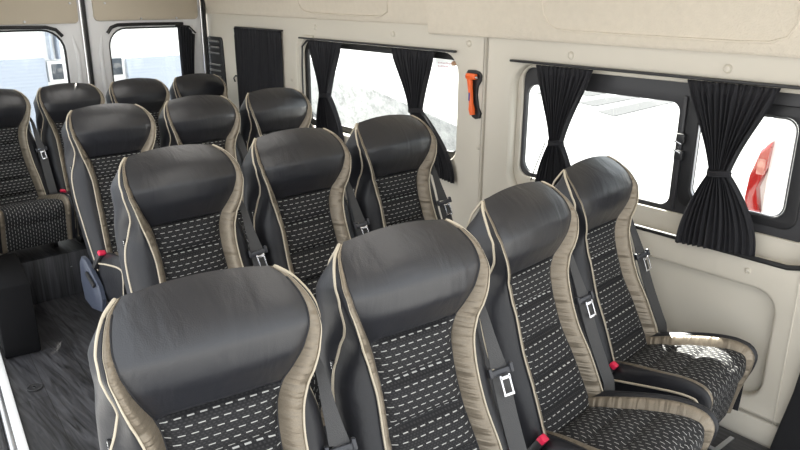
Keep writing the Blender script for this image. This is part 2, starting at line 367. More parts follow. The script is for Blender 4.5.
def zrows(a, b, n, top=False):
    zs = list(np.linspace(a, b, n))
    return zs
def build_seat():
    root = empty('passenger_seat')
    lo = zrows(-.47, 0, 74); hi = list(np.linspace(0, .17, 24)) + [.177, .184, .191, .198, .204, .209, .213, .216, .2185, .2205, .222, .223]
    allz = lo + hi[1:]
    arc = {z: z for z in allz}
    n = 9
    g = Geo(); g.grid([[front_pt(k, n, z) for k in range(-n, n + 1)] for z in lo], [[(wp(z)*k/n, z) for k in range(-n, n + 1)] for z in lo])
    o = g.obj('backrest_panel', MT['fabric'], root, True, True); o['label'] = 'black backrest cloth with rows of short white dashes'
    g = Geo(); g.grid([[front_pt(k, n, z) for k in range(-n, n + 1)] for z in hi]); o = g.obj('headrest_cover', MT['leather'], root, True)
    o['label'] = 'smooth black leather headrest panel'
    for sx in (-1, 1):
        g = Geo(); g.grid([[trim_pt(j, 6, z, sx) for j in range(7)] for z in allz], [[(j*.008, z) for j in range(7)] for z in allz])
        o = g.obj('trim_strip', MT['trim'], root, True, True); o['label'] = 'taupe leatherette strip beside the backrest panel'
        g = Geo(); g.grid([[bol_pt(j, 6, z, sx) for j in range(7)] for z in allz])
        g.tube([(lambda p: (p[0], p[1] - .001, p[2]))(bol_pt(0, 6, z, sx)) for z in allz[:-6]], .0024, 5)
        g.tube([(lambda p: (p[0], p[1], p[2]))(trim_pt(0, 6, z, sx)) for z in allz[:-6]], .0022, 5)
        g.obj('side_bolster', MT['bolster'], root, True)
        g = Geo(); g.tube([bol_pt(6, 6, z, sx) for z in allz] + [(sx*.145, .078, .192), (sx*.15, .095, .165), (sx*.155, .108, .12)], .0036, 6)
        g.tube([(lambda p: (p[0] - sx*.001, p[1] - .003, p[2]))(trim_pt(6, 6, z, sx)) for z in allz], [.0024*(1 - sstep(.02, .16, z)*.85) for z in allz], 5)
        o = g.obj('piping', MT['piping'], root, True); o['label'] = 'cream piping along the backrest edge'
    g = Geo(); P = [shell_pts(z) for z in allz]; g.grid(P)
    b = len(g.v); g.obj('back_shell', MT['shell'], root, True)
    # small woven tag sewn into the side seam
    g = Geo(); p = bol_pt(6, 6, -.045, -1); g.box((p[0] - .002, p[1] + .006, p[2]), (.006, .010, .028), .001); t = g.obj('sewn_tag', MT['black'], root)
    g = Geo()
    for i, dz in enumerate((-.008, -.003, .003, .008)): g.box((p[0] - .0052, p[1] + .006, p[2] + dz), (.0006, .005, .0028 if i % 2 else .002))
    g.obj('tag_lettering', MT['white'], t, False)
    # ---------------- cushion
    path = [(-.115, -.440), (-.135, -.428), (-.16, -.420), (-.20, -.409), (-.25, -.396), (-.30, -.384), (-.35, -.373), (-.40, -.364), (-.435, -.361), (-.462, -.363), (-.477, -.372), (-.484, -.388), (-.482, -.42), (-.472, -.47), (-.460, -.53), (-.450, -.60)]
    # densify
    pp = np.array(path); d = np.r_[0, np.cumsum(np.hypot(*np.diff(pp, axis=0).T))]
    fy, fz = pchip(d, pp[:, 0]), pchip(d, pp[:, 1]); S = np.linspace(0, d[-1], 70)
    ph = pchip([0, .12, .25, .36, d[-1]], [.090, .112, .142, .155, .160])
    bh = pchip([0, .12, .25, .36, d[-1]], [.108, .142, .176, .184, .186])
    oh = pchip([0, .12, .3, d[-1]], [.190, .204, .213, .212])
    cr = pchip([0, .1, .3, .4, .5, d[-1]], [.006, .018, .020, .012, .004, .0])
    cs = (.06, .16, .26, .37, .47)
    def fr(s):
        e = .002; t = np.array([fy(min(s + e, d[-1])) - fy(max(s - e, 0)), fz(min(s + e, d[-1])) - fz(max(s - e, 0))]); t /= np.linalg.norm(t)
        return np.array([fy(s), fz(s)]), np.array([t[1], -t[0]])      # outward normal (up / forward)
    def off(s, x, h):
        p, nn = fr(s); nn = nn if nn[1] > 0 or nn[0] < 0 else -nn
        q = p + nn*h; return (x, q[0], q[1])
    def relief(s):
        r = 0
        for c in cs: r -= .006*math.exp(-((s - c)/.006)**2)
        for a, b2 in zip((0,) + cs, cs + (d[-1],)):
            if a <= s <= b2: r += .009*math.sin(PI*(s - a)/(b2 - a))
        return r
    pass
    g = Geo(); g.grid([[off(s, ph(s)*k/n, relief(s)*(1 - abs(k/n)**6) - (.003 if abs(k) == n else 0)) for k in range(-n, n + 1)] for s in S],
                      [[(s, ph(s)*k/n) for k in range(-n, n + 1)] for s in S])
    o = g.obj('seat_cushion', MT['fabric'], root, True, True); o['label'] = 'black cushion cloth with rows of short white dashes'
    def ctrim(j, s, sx):
        u = j/6; x = ph(s) + (bh(s) - ph(s))*u; h = -.003 + (cr(s) + .003)*math.sin(u*PI/2) + .007*math.sin(PI*u)
        return off(s, sx*x, h)
    def cbol(j, s, sx):
        u = j/6; x = bh(s) + (oh(s) - bh(s))*u; c = cr(s); h = c*(1 - u**3) - .014*u**3 + .010*math.sin(PI*u)*min(1, c/.012)
        if j == 0: h -= .002
        return off(s, sx*x, h)
    for sx in (-1, 1):
        g = Geo(); g.grid([[ctrim(j, s, sx) for j in range(7)] for s in S], [[(j*.008, s) for j in range(7)] for s in S])
        o = g.obj('cushion_trim', MT['trim'], root, True, True); o['label'] = 'taupe leatherette strip along the cushion edge'
        g = Geo(); P = []
        for s in S:
            row = [cbol(j, s, sx) for j in range(7)]; q = row[-1]
            zb = -.60
            for f_, dx in ((.3, .002), (.7, .001), (1., -.012)): row.append((q[0] + sx*dx, q[1] + (min(q[1], -.05) - q[1])*0, q[2] + (zb - q[2])*f_ if q[2] > zb else q[2]))
            P.append(row)
        g.grid(P); g.tube([cbol(0, s, sx) for s in S], .0026, 5)
        g.obj('cushion_bolster', MT['bolster'], root, True)
        g = Geo(); g.tube([cbol(6, s, sx) for s in S], .004, 6); o = g.obj('cushion_piping', MT['piping'], root, True); o['label'] = 'cream piping along the cushion edge'
    # ---------------- pan, legs, recliner
    g = Geo(); g.box((0, -.25, -.588), (.37, .37, .03), .008); g.box((0, -.02, -.50), (.34, .05, .13), .01); g.obj('seat_pan', MT['steel'], root)
    for sx in (-1, 1):
        g = Geo(); x = sx*.14
        g.box((x, -.25, -.5), (.025, .09, 1.0), .004); g.box((x, -.25, -.97), (.05, .34, .06), .004); g.box((x, -.25, -.03), (.03, .26, .06), .004)
        o = g.obj('leg', MT['steel'], root, 'auto', loc=(0, 0, -.60))
    # ---------------- belt on the seat's far shoulder
    pts = [(.186, .085, .060), (.197, .030, .035), (.200, -.002, .0), (.200, -.028, -.05), (.203, -.050, -.10), (.206, -.064, -.135)]
    wv = [(1, .2, 0), (1, .1, 0), (1, -.5, 0), (1, -.4, 0), (1, -.35, 0), (1, -.30, 0)]
    def dens(pts, k=5):
        t = np.linspace(0, 1, len(pts)); fs = [pchip(t, [p[i] for p in pts]) for i in range(3)]
        return [tuple(f(s) for f in fs) for s in np.linspace(0, 1, (len(pts) - 1)*k + 1)]
    g = Geo(); dp = dens(pts); dw = dens(wv); g.ribbon(dp, dw, [.012 + .034*min(1, (i/len(dp))**1.6) for i in range(len(dp))], .003)
    g2 = dens([(.206, -.068, -.150), (.205, -.110, -.25), (.203, -.155, -.34), (.202, -.178, -.39), (.200, -.185, -.47)])
    g.ribbon(g2, (1, -.3, 0), .044, .003); st = g.obj('seat_belt', MT['belt'], root, 'auto'); st['label'] = 'dark grey webbing strap hanging at the shoulder'
    M = Matrix.Rotation(-.29, 4, 'Z') @ Matrix.Rotation(-.18, 4, 'Y') @ Matrix.Rotation(-.30, 4, 'X')
    c0 = Vector((.206, -.070, -.142))
    def at(dx, dy, dz): return tuple(c0 + M @ Vector((dx, dy, dz)))
    g = Geo(); g.box(at(0, 0, 0), (.058, .012, .016), .004, M); g.box(at(-.027, -.002, .004), (.009, .016, .024), .003, M); g.box(at(.027, -.002, .004), (.009, .016, .024), .003, M)
    g.obj('belt_guard', MT['guard'], st)
    g = Geo()
    for dx in (-.011, .011): g.box(at(.002 + dx, -.014, -.030), (.0048, .005, .050), .001, M)
    g.box(at(.002, -.014, -.053), (.028, .005, .007), .001, M); g.box(at(.002, -.014, -.012), (.028, .005, .008), .001, M)
    o = g.obj('belt_tongue', MT['chrome'], st); o['label'] = 'chrome belt tongue'
    # ---------------- buckle
    M2 = Matrix.Rotation(.5, 4, 'X') @ Matrix.Rotation(.25, 4, 'Y')
    g = Geo(); g.box((-.194, -.170, -.420), (.034, .024, .085), .005, M2); bk = g.obj('belt_buckle', MT['black'], root)
    g = Geo(); g.box((-.1855, -.191, -.380), (.031, .022, .016), .003, M2); o = g.obj('release_button', MT['red'], bk); o['label'] = 'red release button'
    return root

SEATS = [  # x, y, dz, yaw, floor height, recliner, label
    (-1.500, -.055, .016, -.173, 0, 1, 'passenger seat with the largest headrest, at the aisle end of the nearest row'),
    (-1.043, -.086, .017, -.114, 0, 0, 'second passenger seat from the aisle in the nearest row'),
    (-.490, .012, -.010, .06, .0, 0, 'third passenger seat from the aisle in the nearest row, cushion in view'),
    (.026, .106, -.025, .053, .165, 0, 'passenger seat with a sunlit cushion, in the nearest row against the wide window wall'),
    (-1.057, .91, .04, -.002, 0, 1, 'passenger seat at the aisle end of the second row, behind the largest headrest'),
    (-.607, .91, .04, -.002, 0, 0, 'middle passenger seat of the second row, behind the second seat of the nearest row'),
    (-.157, .91, .04, -.002, 0, 0, 'window-side passenger seat of the second row, beside the tied curtain near the orange hammer'),
    (-.776, 2.121, .011, -.001, 0, 1, 'passenger seat at the aisle end of the third row, blue-grey cover beside its cushion'),
    (-.326, 2.121, .011, -.001, 0, 0, 'middle passenger seat of the third row, shiny headrest'),
    (.124, 2.121, .011, -.001, 0, 0, 'window-side passenger seat of the third row, below the drawn black curtain'),
    (-.958, 3.267, -.004, .004, .25, 0, 'outermost passenger seat of the back row, cut off by the left edge of the photo'),
    (-.542, 3.267, -.004, .004, .25, 0, 'back row passenger seat in front of the gap between the rear doors'),
    (-.126, 3.267, -.004, .004, .25, 0, 'back row passenger seat in front of the rear door window with a blue-grey view'),
    (.289, 3.267, -.004, .004, .25, 0, 'back row passenger seat beside the black vent grille'),
]
LBZ = .91
proto = build_seat()
kids = {o: list(o.children) for o in [proto] + list(proto.children)}
def copy_seat():
    r = proto.copy(); COL.objects.link(r)
    for ch in kids[proto]:
        c = ch.copy(); COL.objects.link(c); c.parent = r
        for gch in kids[ch]:
            d_ = gch.copy(); COL.objects.link(d_); d_.parent = c
    return r
roots = []
for i, (x, y, dz, w, fz, rec, lab) in enumerate(SEATS):
    r = proto if i == 0 else copy_seat(); roots.append(r)
for i, (x, y, dz, w, fz, rec, lab) in enumerate(SEATS):
    r = roots[i]; r.location = (x, y, LBZ + dz); r.rotation_euler = (0, 0, w); tag(r, lab, 'seat', 'passenger seats')
    sc = .95 if i >= 10 else 1.; r.scale = (sc,)*3
    for c in r.children:
        if c.name.split('.')[0] == 'leg': c.scale = (1, 1, (LBZ + dz - fz)/sc - .60)
    if rec:
        g = Geo(); P = []
        prof = [(-.02, -.46), (-.05, -.425), (-.10, -.432), (-.16, -.475), (-.22, -.52), (-.24, -.575), (-.22, -.64), (-.10, -.66), (-.03, -.64), (-.01, -.55)]
        for dx in (-.209, -.213, -.226, -.231): P.append([(dx, -.12 + (a + .12)*(1 if dx > -.23 else .9), -.54 + (b + .54)*(1 if dx > -.23 else .9)) for a, b in prof])
        g.grid(P, close=True); g.f.append(tuple(range(len(prof)))); g.f.append(tuple(3*len(prof) + k for k in reversed(range(len(prof)))))
        rc = g.obj('recliner_cover', MT['bluegrey'], r); rc['label'] = 'blue-grey plastic cover over the recliner joint'
        g = Geo(); g.box((-.239, -.16, -.50), (.012, .09, .02), .004, Matrix.Rotation(.5, 4, 'X')); g.obj('recliner_lever', MT['black'], rc)

# ------------------------------------------------------------------ right wall (wall axes: w outward, t towards the rear, z up)
TH = math.atan(.065)
def wallroot(name):
    o = empty(name, (.35, 0, 0), -TH); return o
def onwall(o): o.location = (.35, 0, 0); o.rotation_euler = (0, 0, -TH); return o
WM = lambda w0: (lambda u, v, d: (w0 + d, u, v))
def wplate(name, outer, holes, w0, depth, bevel, mat, parent=None):
    o = plate(name, outer, holes, depth, bevel, mat, WM(w0), parent)
    return o if parent else onwall(o)
def struct(o): o['kind'] = 'structure'; return o

# rear panel around the small window and window one
H1 = rrect(1.128, 2.47, .87, 1.372, (.07, .07, .09, .10)); HC = rrect(2.675, 3.225, .70, 1.405, .05)
w_r = struct(wplate('wall_right', rrect(.957, 3.72, .245, 1.50, .004), [H1, HC], 0, .05, .012, MT['wall']))
HW2 = rrect(-.475, .80, .80, 1.357, (.06, .10, .10, .06)); HREC = rrect(-.385, .30, .305, .70, .07)
w_f = struct(wplate('wall_right_front', rrect(-.462 - .55, .953, .245, 1.50, .004), [HW2, HREC], 0, .06, .014, MT['wall']))
struct(wplate('trim_1', rrect(-.40, .315, .29, .715, .07), [], .034, .02, .006, MT['lowwall']))
struct(wplate('baseboard_right', rrect(-.462 - .02, 3.72, .12, .243, .004), [], .002, .04, .006, MT['wall']))
# vertical panel joint near the frame edge
g = Geo(); g.box((-.001, -.447, .52), (.004, .004, .56)); g2 = g.obj('trim_2', MT['lowwall'], None, False); onwall(g2); struct(g2)
# beige inner reveal below and beside window two
struct(wplate('window_2', rrect(-.49, .815, .785, 1.372, (.06, .10, .10, .06)), [rrect(-.455, .775, .875, 1.34, .05)], .045, .02, .004, MT['wall']))

# ---------------- window two: charcoal frame, two panes, latches, seal
fr2 = empty('sliding_window', (.35, 0, 0), -TH); tag(fr2, 'wide charcoal framed sliding window with two panes beside the nearest row', 'window')
PA = rrect(.062, .762, .893, 1.268, (.035, .05, .05, .035)); PB = rrect(-.342, -.018, .938, 1.262, .04)
wplate('window_frame', rrect(-.425, .795, .855, 1.352, (.07, .07, .07, .05)), [PA, PB], .056, .022, .004, MT['frame'], fr2)
wplate('inner_frame', rrect(-.385, .028, .905, 1.30, .04), [rrect(-.346, -.014, .934, 1.266, .042)], .050, .012, .003, MT['black'], fr2)
g = Geo(); g.box((.052, .040, 1.09), (.014, .016, .41), .004); g.obj('mullion', MT['frame'], fr2)
for z in (1.148, 1.088):
    g = Geo(); g.box((.040, .034, z), (.020, .030, .034), .004); l = g.obj('latch', MT['black'], fr2)
    g = Geo(); g.box((.029, .038, z + (-.014 if z > 1.1 else .014)), (.006, .030, .007), .002, Matrix.Rotation(.35, 4, 'X')); o = g.obj('latch_catch', MT['chrome'], l); o['label'] = 'chrome latch catch'
for nm, a in (('window_pane', (.05, .775, .88, 1.28)), ('window_pane', (-.355, -.005, .925, 1.275))):
    wplate(nm, rrect(*a, .03), [], .066, .004, .0005, MT['glass'], fr2)
# pale edge of the sliding pane
edge = Geo(); e_pts = [(.055, u, v) for u, v in rrect(-.340, -.020, .940, 1.260, .04)]; edge.tube(e_pts + e_pts[:2], .003, 5); o = edge.obj('pane_edge', MT['alu'], fr2); o['label'] = 'bright edge of the sliding pane'
# black rubber strip along the lower edge of the opening
g = Geo(); pts = [(.004, u, v) for u, v in [(.70, .801), (.6, .80), (.3, .80), (0, .80), (-.2, .80), (-.40, .80), (-.44, .81), (-.468, .84), (-.475, .88)]]
g.tube(pts, .009, 8); sl = g.obj('trim_3', MT['rubber']); onwall(sl); struct(sl)
# ---------------- window one
fr1 = empty('fixed_window', (.35, 0, 0), -TH); tag(fr1, 'fixed window with black rubber surround between the two pairs of bunched curtains in the second row', 'window')
fr1['label'] = 'fixed single pane window with black rubber surround, beside the orange hammer'
wplate('window_frame', rrect(1.11, 2.485, .86, 1.385, (.07, .07, .09, .10)), [rrect(1.155, 2.445, .905, 1.335, (.05, .06, .05, .06))], .046, .02, .005, MT['rubber'], fr1)
wplate('window_pane', rrect(1.14, 2.46, .89, 1.35, .05), [], .056, .004, .0005, MT['glass'], fr1)
# pale lip around the rear edge of window one
g = Geo(); pts = [(-.003, u, v) for u, v in [(2.30, 1.388), (2.40, 1.387), (2.455, 1.372), (2.485, 1.33), (2.492, 1.25), (2.492, 1.1), (2.492, .95), (2.485, .9)]]; g.tube(pts, .011, 8); o = g.obj('trim_4', MT['wall']); onwall(o); struct(o)
g = Geo(); pts = [(.014, u, v) for u, v in [(2.30, 1.366), (2.40, 1.364), (2.45, 1.33), (2.458, 1.22), (2.458, 1.1), (2.456, .95)]]; g.tube(pts, .006, 6); o = g.obj('trim_5', MT['rubber']); onwall(o); struct(o)
# small rear window behind the drawn curtain
frc = empty('quarter_window', (.35, 0, 0), -TH); tag(frc, 'small rear side window covered by the drawn black curtain', 'window')
wplate('window_frame', rrect(2.60, 3.25, .68, 1.43, .06), [rrect(2.66, 3.19, .74, 1.37, .05)], .046, .02, .004, MT['rubber'], frc)
wplate('window_pane', rrect(2.64, 3.21, .72, 1.39, .05), [], .054, .004, .0005, MT['glass'], frc)
# ---------------- sticker and clip at the top corner of window one
st = empty('window_sticker', (.35, 0, 0), -TH); tag(st, 'white sticker with two lines of dark red lettering in the corner of a pane', 'sticker')
wplate('sticker_sheet', rrect(1.19, 1.325, 1.262, 1.335, .003), [], .0440, .0010, .0003, MT['paper'], st)
rnd = random.Random(2)
for row, (z, n_, t0) in enumerate(((1.318, 9, 1.305), (1.303, 7, 1.305))):
    g = Geo(); t = t0
    for k in range(n_):
        for s in range(2): g.box((.0436, t - .0018 - s*.004, z + rnd.uniform(-.001, .001)), (.0006, .0013, .006))
        g.box((.0436, t - .0038, z + rnd.choice((-.003, 0, .003))), (.0006, .005, .0016)); t -= .0105
    g.obj('lettering', MT['stickertext'], st, False)
g = Geo(); g.tube([(.03, 1.150, 1.322), (.025, 1.165, 1.326), (.025, 1.18, 1.324), (.03, 1.192, 1.318)], [.006, .011, .011, .006], 10); o = g.obj('curtain_clip', MT['tan']); onwall(o)
tag(o, 'small tan clip at the top corner of the window next to the orange hammer', 'clip')

# ---------------- screw caps
for i, (t, z, lab) in enumerate([(2.287, 1.445, 'above the window by the third row'), (1.59, 1.437, 'above the curtain tied near the hammer'), (1.06, 1.420, 'directly above the orange hammer'), (.505, 1.405, 'above the left curtain of the wide window'),
                             (-.117, 1.403, 'above the hourglass curtain of the wide window'), (-.283, .755, 'below the hourglass curtain'), (.957 + .02, .967, 'on the pillar below the hammer'), (2.56, 1.124, 'between the drawn curtain and the fixed window')]):
    r = .0135 if i < 5 else .009
    g = Geo(); n_ = 20
    P = [[(a, r*q*math.cos(2*PI*k/n_), r*q*math.sin(2*PI*k/n_)) for k in range(n_)] for a, q in ((.004, 1.15), (-.001, 1.15), (-.0035, 1.02), (-.001, .86), (-.004, .70), (-.0055, .3), (-.0057, .01))]
    g.grid(P, close=True); o = g.obj('screw_cap', MT['wall']); 
    c, s = math.cos(-TH), math.sin(-TH); o.location = (.35 - s*t, c*t, z); o.rotation_euler = (0, 0, -TH)
    tag(o, 'round beige screw cap ' + lab, 'screw cap', 'screw caps on the wall trim')

# ---------------- emergency hammer
hm = empty('emergency_hammer', (.35, 0, 0), -TH); tag(hm, 'orange emergency hammer on the pillar between the two large windows', 'hammer')
hm.location.x -= .0035
prof = [(1.047, 1.292), (1.040, 1.303), (1.005, 1.305), (.985, 1.300), (.972, 1.285), (.974, 1.262), (.988, 1.238), (.992, 1.20), (.982, 1.15), (.968, 1.125), (.974, 1.105), (.995, 1.098), (1.012, 1.106), (1.022, 1.128), (1.018, 1.15), (1.012, 1.18), (1.016, 1.225), (1.030, 1.262), (1.046, 1.275)]
hb = empty('hammer_holder', (.3515, 0, 0), -TH); tag(hb, 'black moulded holder behind the orange emergency hammer', 'holder')
prof = [(1.008 + (t - 1.008)*1.22 + .004, 1.20 + (z - 1.20)*1.04) for t, z in prof]
wplate('holder_plate', prof, [], -.012, .016, .003, MT['black'], hb)
g = Geo(); g.tube([(-.024, 1.020, 1.275), (-.024, 1.016, 1.24), (-.024, 1.010, 1.20), (-.024, 1.006, 1.165), (-.024, 1.002, 1.14), (-.024, .996, 1.115)], [.014, .012, .0105, .0105, .015, .012], 10); h = g.obj('handle', MT['orange'], hm)
g = Geo(); g.box((-.024, 1.011, 1.283), (.022, .058, .026), .006); o = g.obj('head', MT['orange'], hm)
for t in (1.042, .980):
    g = Geo(); g.cyl((-.027, t, 1.281), (-.027, t + (.010 if t > 1 else -.010), 1.279), .006, 10, .002); p = g.obj('tip', MT['alu'], o); p['label'] = 'bright metal tip'
for t in (1.012, 1.004): 
    pass
g = Geo(); g.box((-.0345, 1.010, 1.195), (.002, .008, .035)); g.obj('handle_mark', MT['navy'], h, False)

# ---------------- vent grille on the rear pillar
vt = empty('air_vent', (.35, 0, 0), -TH); tag(vt, 'black slatted vent grille on the rear pillar beside the back door', 'vent')
wplate('vent_plate', [(3.462, 1.336), (3.64, 1.336), (3.665, 1.328), (3.672, 1.31), (3.675, .92), (3.42, .92), (3.432, 1.20), (3.44, 1.31), (3.448, 1.328)], [], -.010, .018, .004, MT['black'], vt)
for k in range(9):
    z = 1.305 - k*.040
    if k == 3: continue
    g = Geo(); g.box((-.016, 3.557, z), (.014, .165, .012), .003, Matrix.Rotation(.6, 4, 'Y')); o = g.obj('slat', MT['slat'], vt)

# ---------------- headliner and roof
def hl_piece(name, t0, t1, zb, w0, parent=None):
    prof = [(w0 - .004, zb + .004), (w0, zb), (w0 + .03, zb), (w0 + .03, zb + .2), (w0 + .01, 1.84), (w0 - .12, 1.85), (w0 - .10, 1.80), (w0 - .055, 1.70), (w0 - .022, 1.60), (w0 - .010, zb + .05), (w0 - .008, zb + .012)]
    g = Geo(); g.grid([[(w, t, z) for w, z in prof] for t in np.linspace(t0, t1, 8)], close=True); n_ = len(prof)
    g.f.append(tuple(range(n_))); g.f.append(tuple(7*n_ + k for k in reversed(range(n_))))
    return struct(onwall(g.obj(name, MT['headliner'])))
hl_piece('ceiling_side_front', -1.3, 1.300, 1.453, -.022)
hl_piece('ceiling_side_rear', 1.303, 3.72, 1.490, -.008)
def hl_ridge(name, pts):
    g = Geo(); g.tube(pts, .005, 6); o = g.obj(name, MT['headliner']); onwall(o); return struct(o)
def hw(z, w0): return w0 - .010 - .012*max(0, (z - 1.50)/.1)**1.1
hl_ridge('trim_6', [(hw(z, -.022) + .001, t, z) for t, z in [(.632, 1.72), (.63, 1.60), (.622, 1.555), (.60, 1.520), (.56, 1.502), (.50, 1.497), (.3, 1.494), (0, 1.492), (-.15, 1.491), (-.25, 1.494), (-.30, 1.51), (-.325, 1.55), (-.33, 1.62), (-.33, 1.72)]])
hl_ridge('trim_7', [(hw(z, -.008) + .001, t, z) for t, z in [(2.42, 1.70), (2.42, 1.60), (2.40, 1.55), (2.36, 1.53), (2.28, 1.522), (2.0, 1.519), (1.75, 1.517), (1.66, 1.523), (1.61, 1.545), (1.595, 1.60), (1.59, 1.70)]])
g = Geo(); cp4 = [(-1.95, -1.3), (.30, -1.3), (.60, 3.75), (-1.15, 3.75)]; g.v = [(x, y, z) for z in (1.85, 1.89) for x, y in cp4]; g.uv = [(0, 0)]*8; g.f = [(0, 1, 2, 3), (4, 5, 6, 7)] + [(i, (i + 1) % 4, 4 + (i + 1) % 4, 4 + i) for i in range(4)]; struct(g.obj('ceiling', MT['headliner'], None, False))

# ---------------- rear doors
YR = 3.66
DM = lambda y0: (lambda u, v, d: (u, y0 + d, v))
def dplate(name, outer, holes, y0, depth, bevel, mat, parent=None): return plate(name, outer, holes, depth, bevel, mat, DM(y0), parent)
for i, (x0, x1, hx0, hx1, px0, px1, zz) in enumerate(((-1.10, -.281, -.97, -.398, -1.06, -.302, 1.440), (-.245, .548, -.122, .452, -.205, .515, 1.452))):
    d = empty('door_%d' % (i + 1)); struct(d)
    hole = rrect(hx0, hx1, .62, 1.405, (.05, .05, .13, .06) if i == 0 else (.05, .05, .06, .12))
    dplate('door_leaf', rrect(x0, x1, .0, 1.84, .01), [hole], YR, .05, .012, MT['doorpaint'], d)
    dplate('door_card', rrect(px0, px1, zz, 1.80, .03), [], YR - .014, .02, .004, MT['doortrim'], d)
    g = Geo(); hp = [(x, YR + .012, z) for x, z in hole]; g.tube(hp + hp[:2], .009, 6); g.obj('window_seal', MT['rubber'], d)
    dplate('window_pane', rrect(hx0 - .01, hx1 + .01, .61, 1.415, .05), [], YR + .02, .004, .0005, MT['glass'], d)
    # pressed rib beside the glass
    xr = (-.335, -.175)[i]; g = Geo(); g.tube([(xr, YR + .008, .4), (xr, YR + .008, .9), (xr + (.008, -.008)[i], YR + .008, 1.25), (xr + (-.015, .012)[i], YR + .012, 1.38)], [.018, .018, .018, .012], 10); g.obj('door_rib', MT['doorpaint'], d)
    for (x, z) in ((((-.62, 1.455)), (-.345, 1.56)) if i == 0 else ((-.13, 1.56), (.10, 1.462), (.35, 1.462))):
        g = Geo(); g.cyl((x, YR - .022, z), (x, YR - .012, z), .007, 10); g.obj('trim_clip', MT['alu'], d)
    # black arch moulding above the glass
    arc = [(-.97, 1.423), (-.75, 1.424), (-.50, 1.420), (-.445, 1.405), (-.410, 1.365)] if i == 0 else [(-.128, 1.375), (-.10, 1.410), (-.06, 1.424), (.10, 1.426), (.40, 1.424)]
    g = Geo(); g.tube([(x, YR - .004, z) for x, z in arc], .011, 8); g.obj('arch_seal', MT['rubber'], d)
g = Geo(); g.box((-.263, YR + .004, .92), (.022, .04, 1.84), .006); struct(g.obj('trim_8', MT['rubber']))
g = Geo(); g.box((.558, YR - .012, .92), (.016, .05, 1.84), .006); struct(g.obj('trim_9', MT['rubber']))
g = Geo(); g.box((-.27, YR + .07, 1.86), (1.8, .12, .06)); struct(g.obj('wall_rear', MT['doorpaint'], None, False))

# ---------------- floor, rear platform, side platform, left side
g = Geo(); g.box((-.45, 1.3, -.02), (2.3, 4.9, .04)); g.v = [v for v in g.v]; struct(g.obj('floor', MT['floor'], None, False))
pl = Geo(); pl.box((-.27, 3.265, .125), (1.66, .79, .25), .006); struct(pl.obj('floor_rear_platform', MT['floor']))
g = Geo(); g.box((-.21, -.02, .081), (.40, 1.15, .162), .004); o = struct(g.obj('floor_side_platform', MT['floor'])); onwall(o)
g = Geo(); g.box((-.165, -.215, .164), (.016, .26, .006), .002); g.box((-.165 + .055, -.345, .164), (.12, .016, .006), .002); o = g.obj('floor_rail', MT['alu']); onwall(o); tag(o, 'thin bright metal edging on the dark floor below the sunlit cushion', 'edging')
# left wall behind the sliding door opening, door sill
TL = math.atan(.17)
def onleft(o): o.location = (-1.10, 3.66, 0); o.rotation_euler = (0, 0, -TL); return o   # local y runs along the left wall
LM = lambda w0: (lambda u, v, d: (w0 - d, u, v))
o = plate('wall_left', rrect(-1.12, 0, 0, 1.84, .01), [rrect(-1.0, -.15, .85, 1.40, .08)], .05, .01, MT['wall'], LM(0)); struct(onleft(o))
lw = empty('left_window'); onleft(lw); tag(lw, 'side window behind the open sliding door, out of the photo', 'window'); 
plate('window_pane', rrect(-1.02, -.13, .83, 1.42, .08), [], .004, .0005, MT['glass'], LM(-.025), lw)
g = Geo()
g.box((-.022, -1.9, .020), (.036, 2.0, .012), .004); o = struct(onleft(g.obj('trim_10', MT['white'])))
g = Geo(); g.box((-.052, -1.9, .012), (.022, 2.0, .03), .005); o = struct(onleft(g.obj('trim_11', MT['alu'])))
g = Geo(); g.tube([(-.078, -2.9, .0), (-.078, -.9, .0)], .013, 8); o = struct(onleft(g.obj('trim_12', MT['rubber'])))
g = Geo(); g.box((-.16, -1.9, -.03), (.14, 2.0, .02), .004); o = struct(onleft(g.obj('trim_13', MT['doorpaint'])))
# black storage box by the opening
g = Geo(); g.box((.085, -1.12, .175), (.155, .50, .35), .012); o = onleft(g.obj('storage_box', MT['matte'])); tag(o, 'plain black box standing on the dark floor in front of the back row', 'box')
# round floor cap
g = Geo(); n_ = 24
g.grid([[(r*math.cos(2*PI*k/n_), r*math.sin(2*PI*k/n_), z) for k in range(n_)] for r, z in ((.034, .0), (.034, .003), (.030, .005), (.024, .003), (.010, .003), (.001, .003))], close=True)
cp = g.obj('drain_cap', MT['black'], loc=(-1.305, 1.955, 0.001)); tag(cp, 'round black cap set in the plank floor of the aisle', 'cap')
g = Geo(); g.cyl((0, 0, .003), (0, 0, .006), .007, 12); g.obj('screw', MT['chrome'], cp)
g = Geo(); g.cyl((0, 0, 0), (0, 0, .003), .005, 12); o = g.obj('floor_screw', MT['chrome']); o.location = (-.80, 2.869, .17); o.rotation_euler = (PI/2, 0, 0); tag(o, 'tiny bright screw head in the step below the back row', 'screw')
# black lower pillar trim at the near end of the wall
pt = [(-.452, .0), (-.452, .12), (-.472, .25), (-.497, .40), (-.512, .55), (-1.0, .6), (-1.0, .0)]
o = wplate('pillar_trim', pt, [], -.03, .05, .008, MT['black']); tag(o, 'black plastic door pillar trim at the near end of the lower wall', 'trim panel')

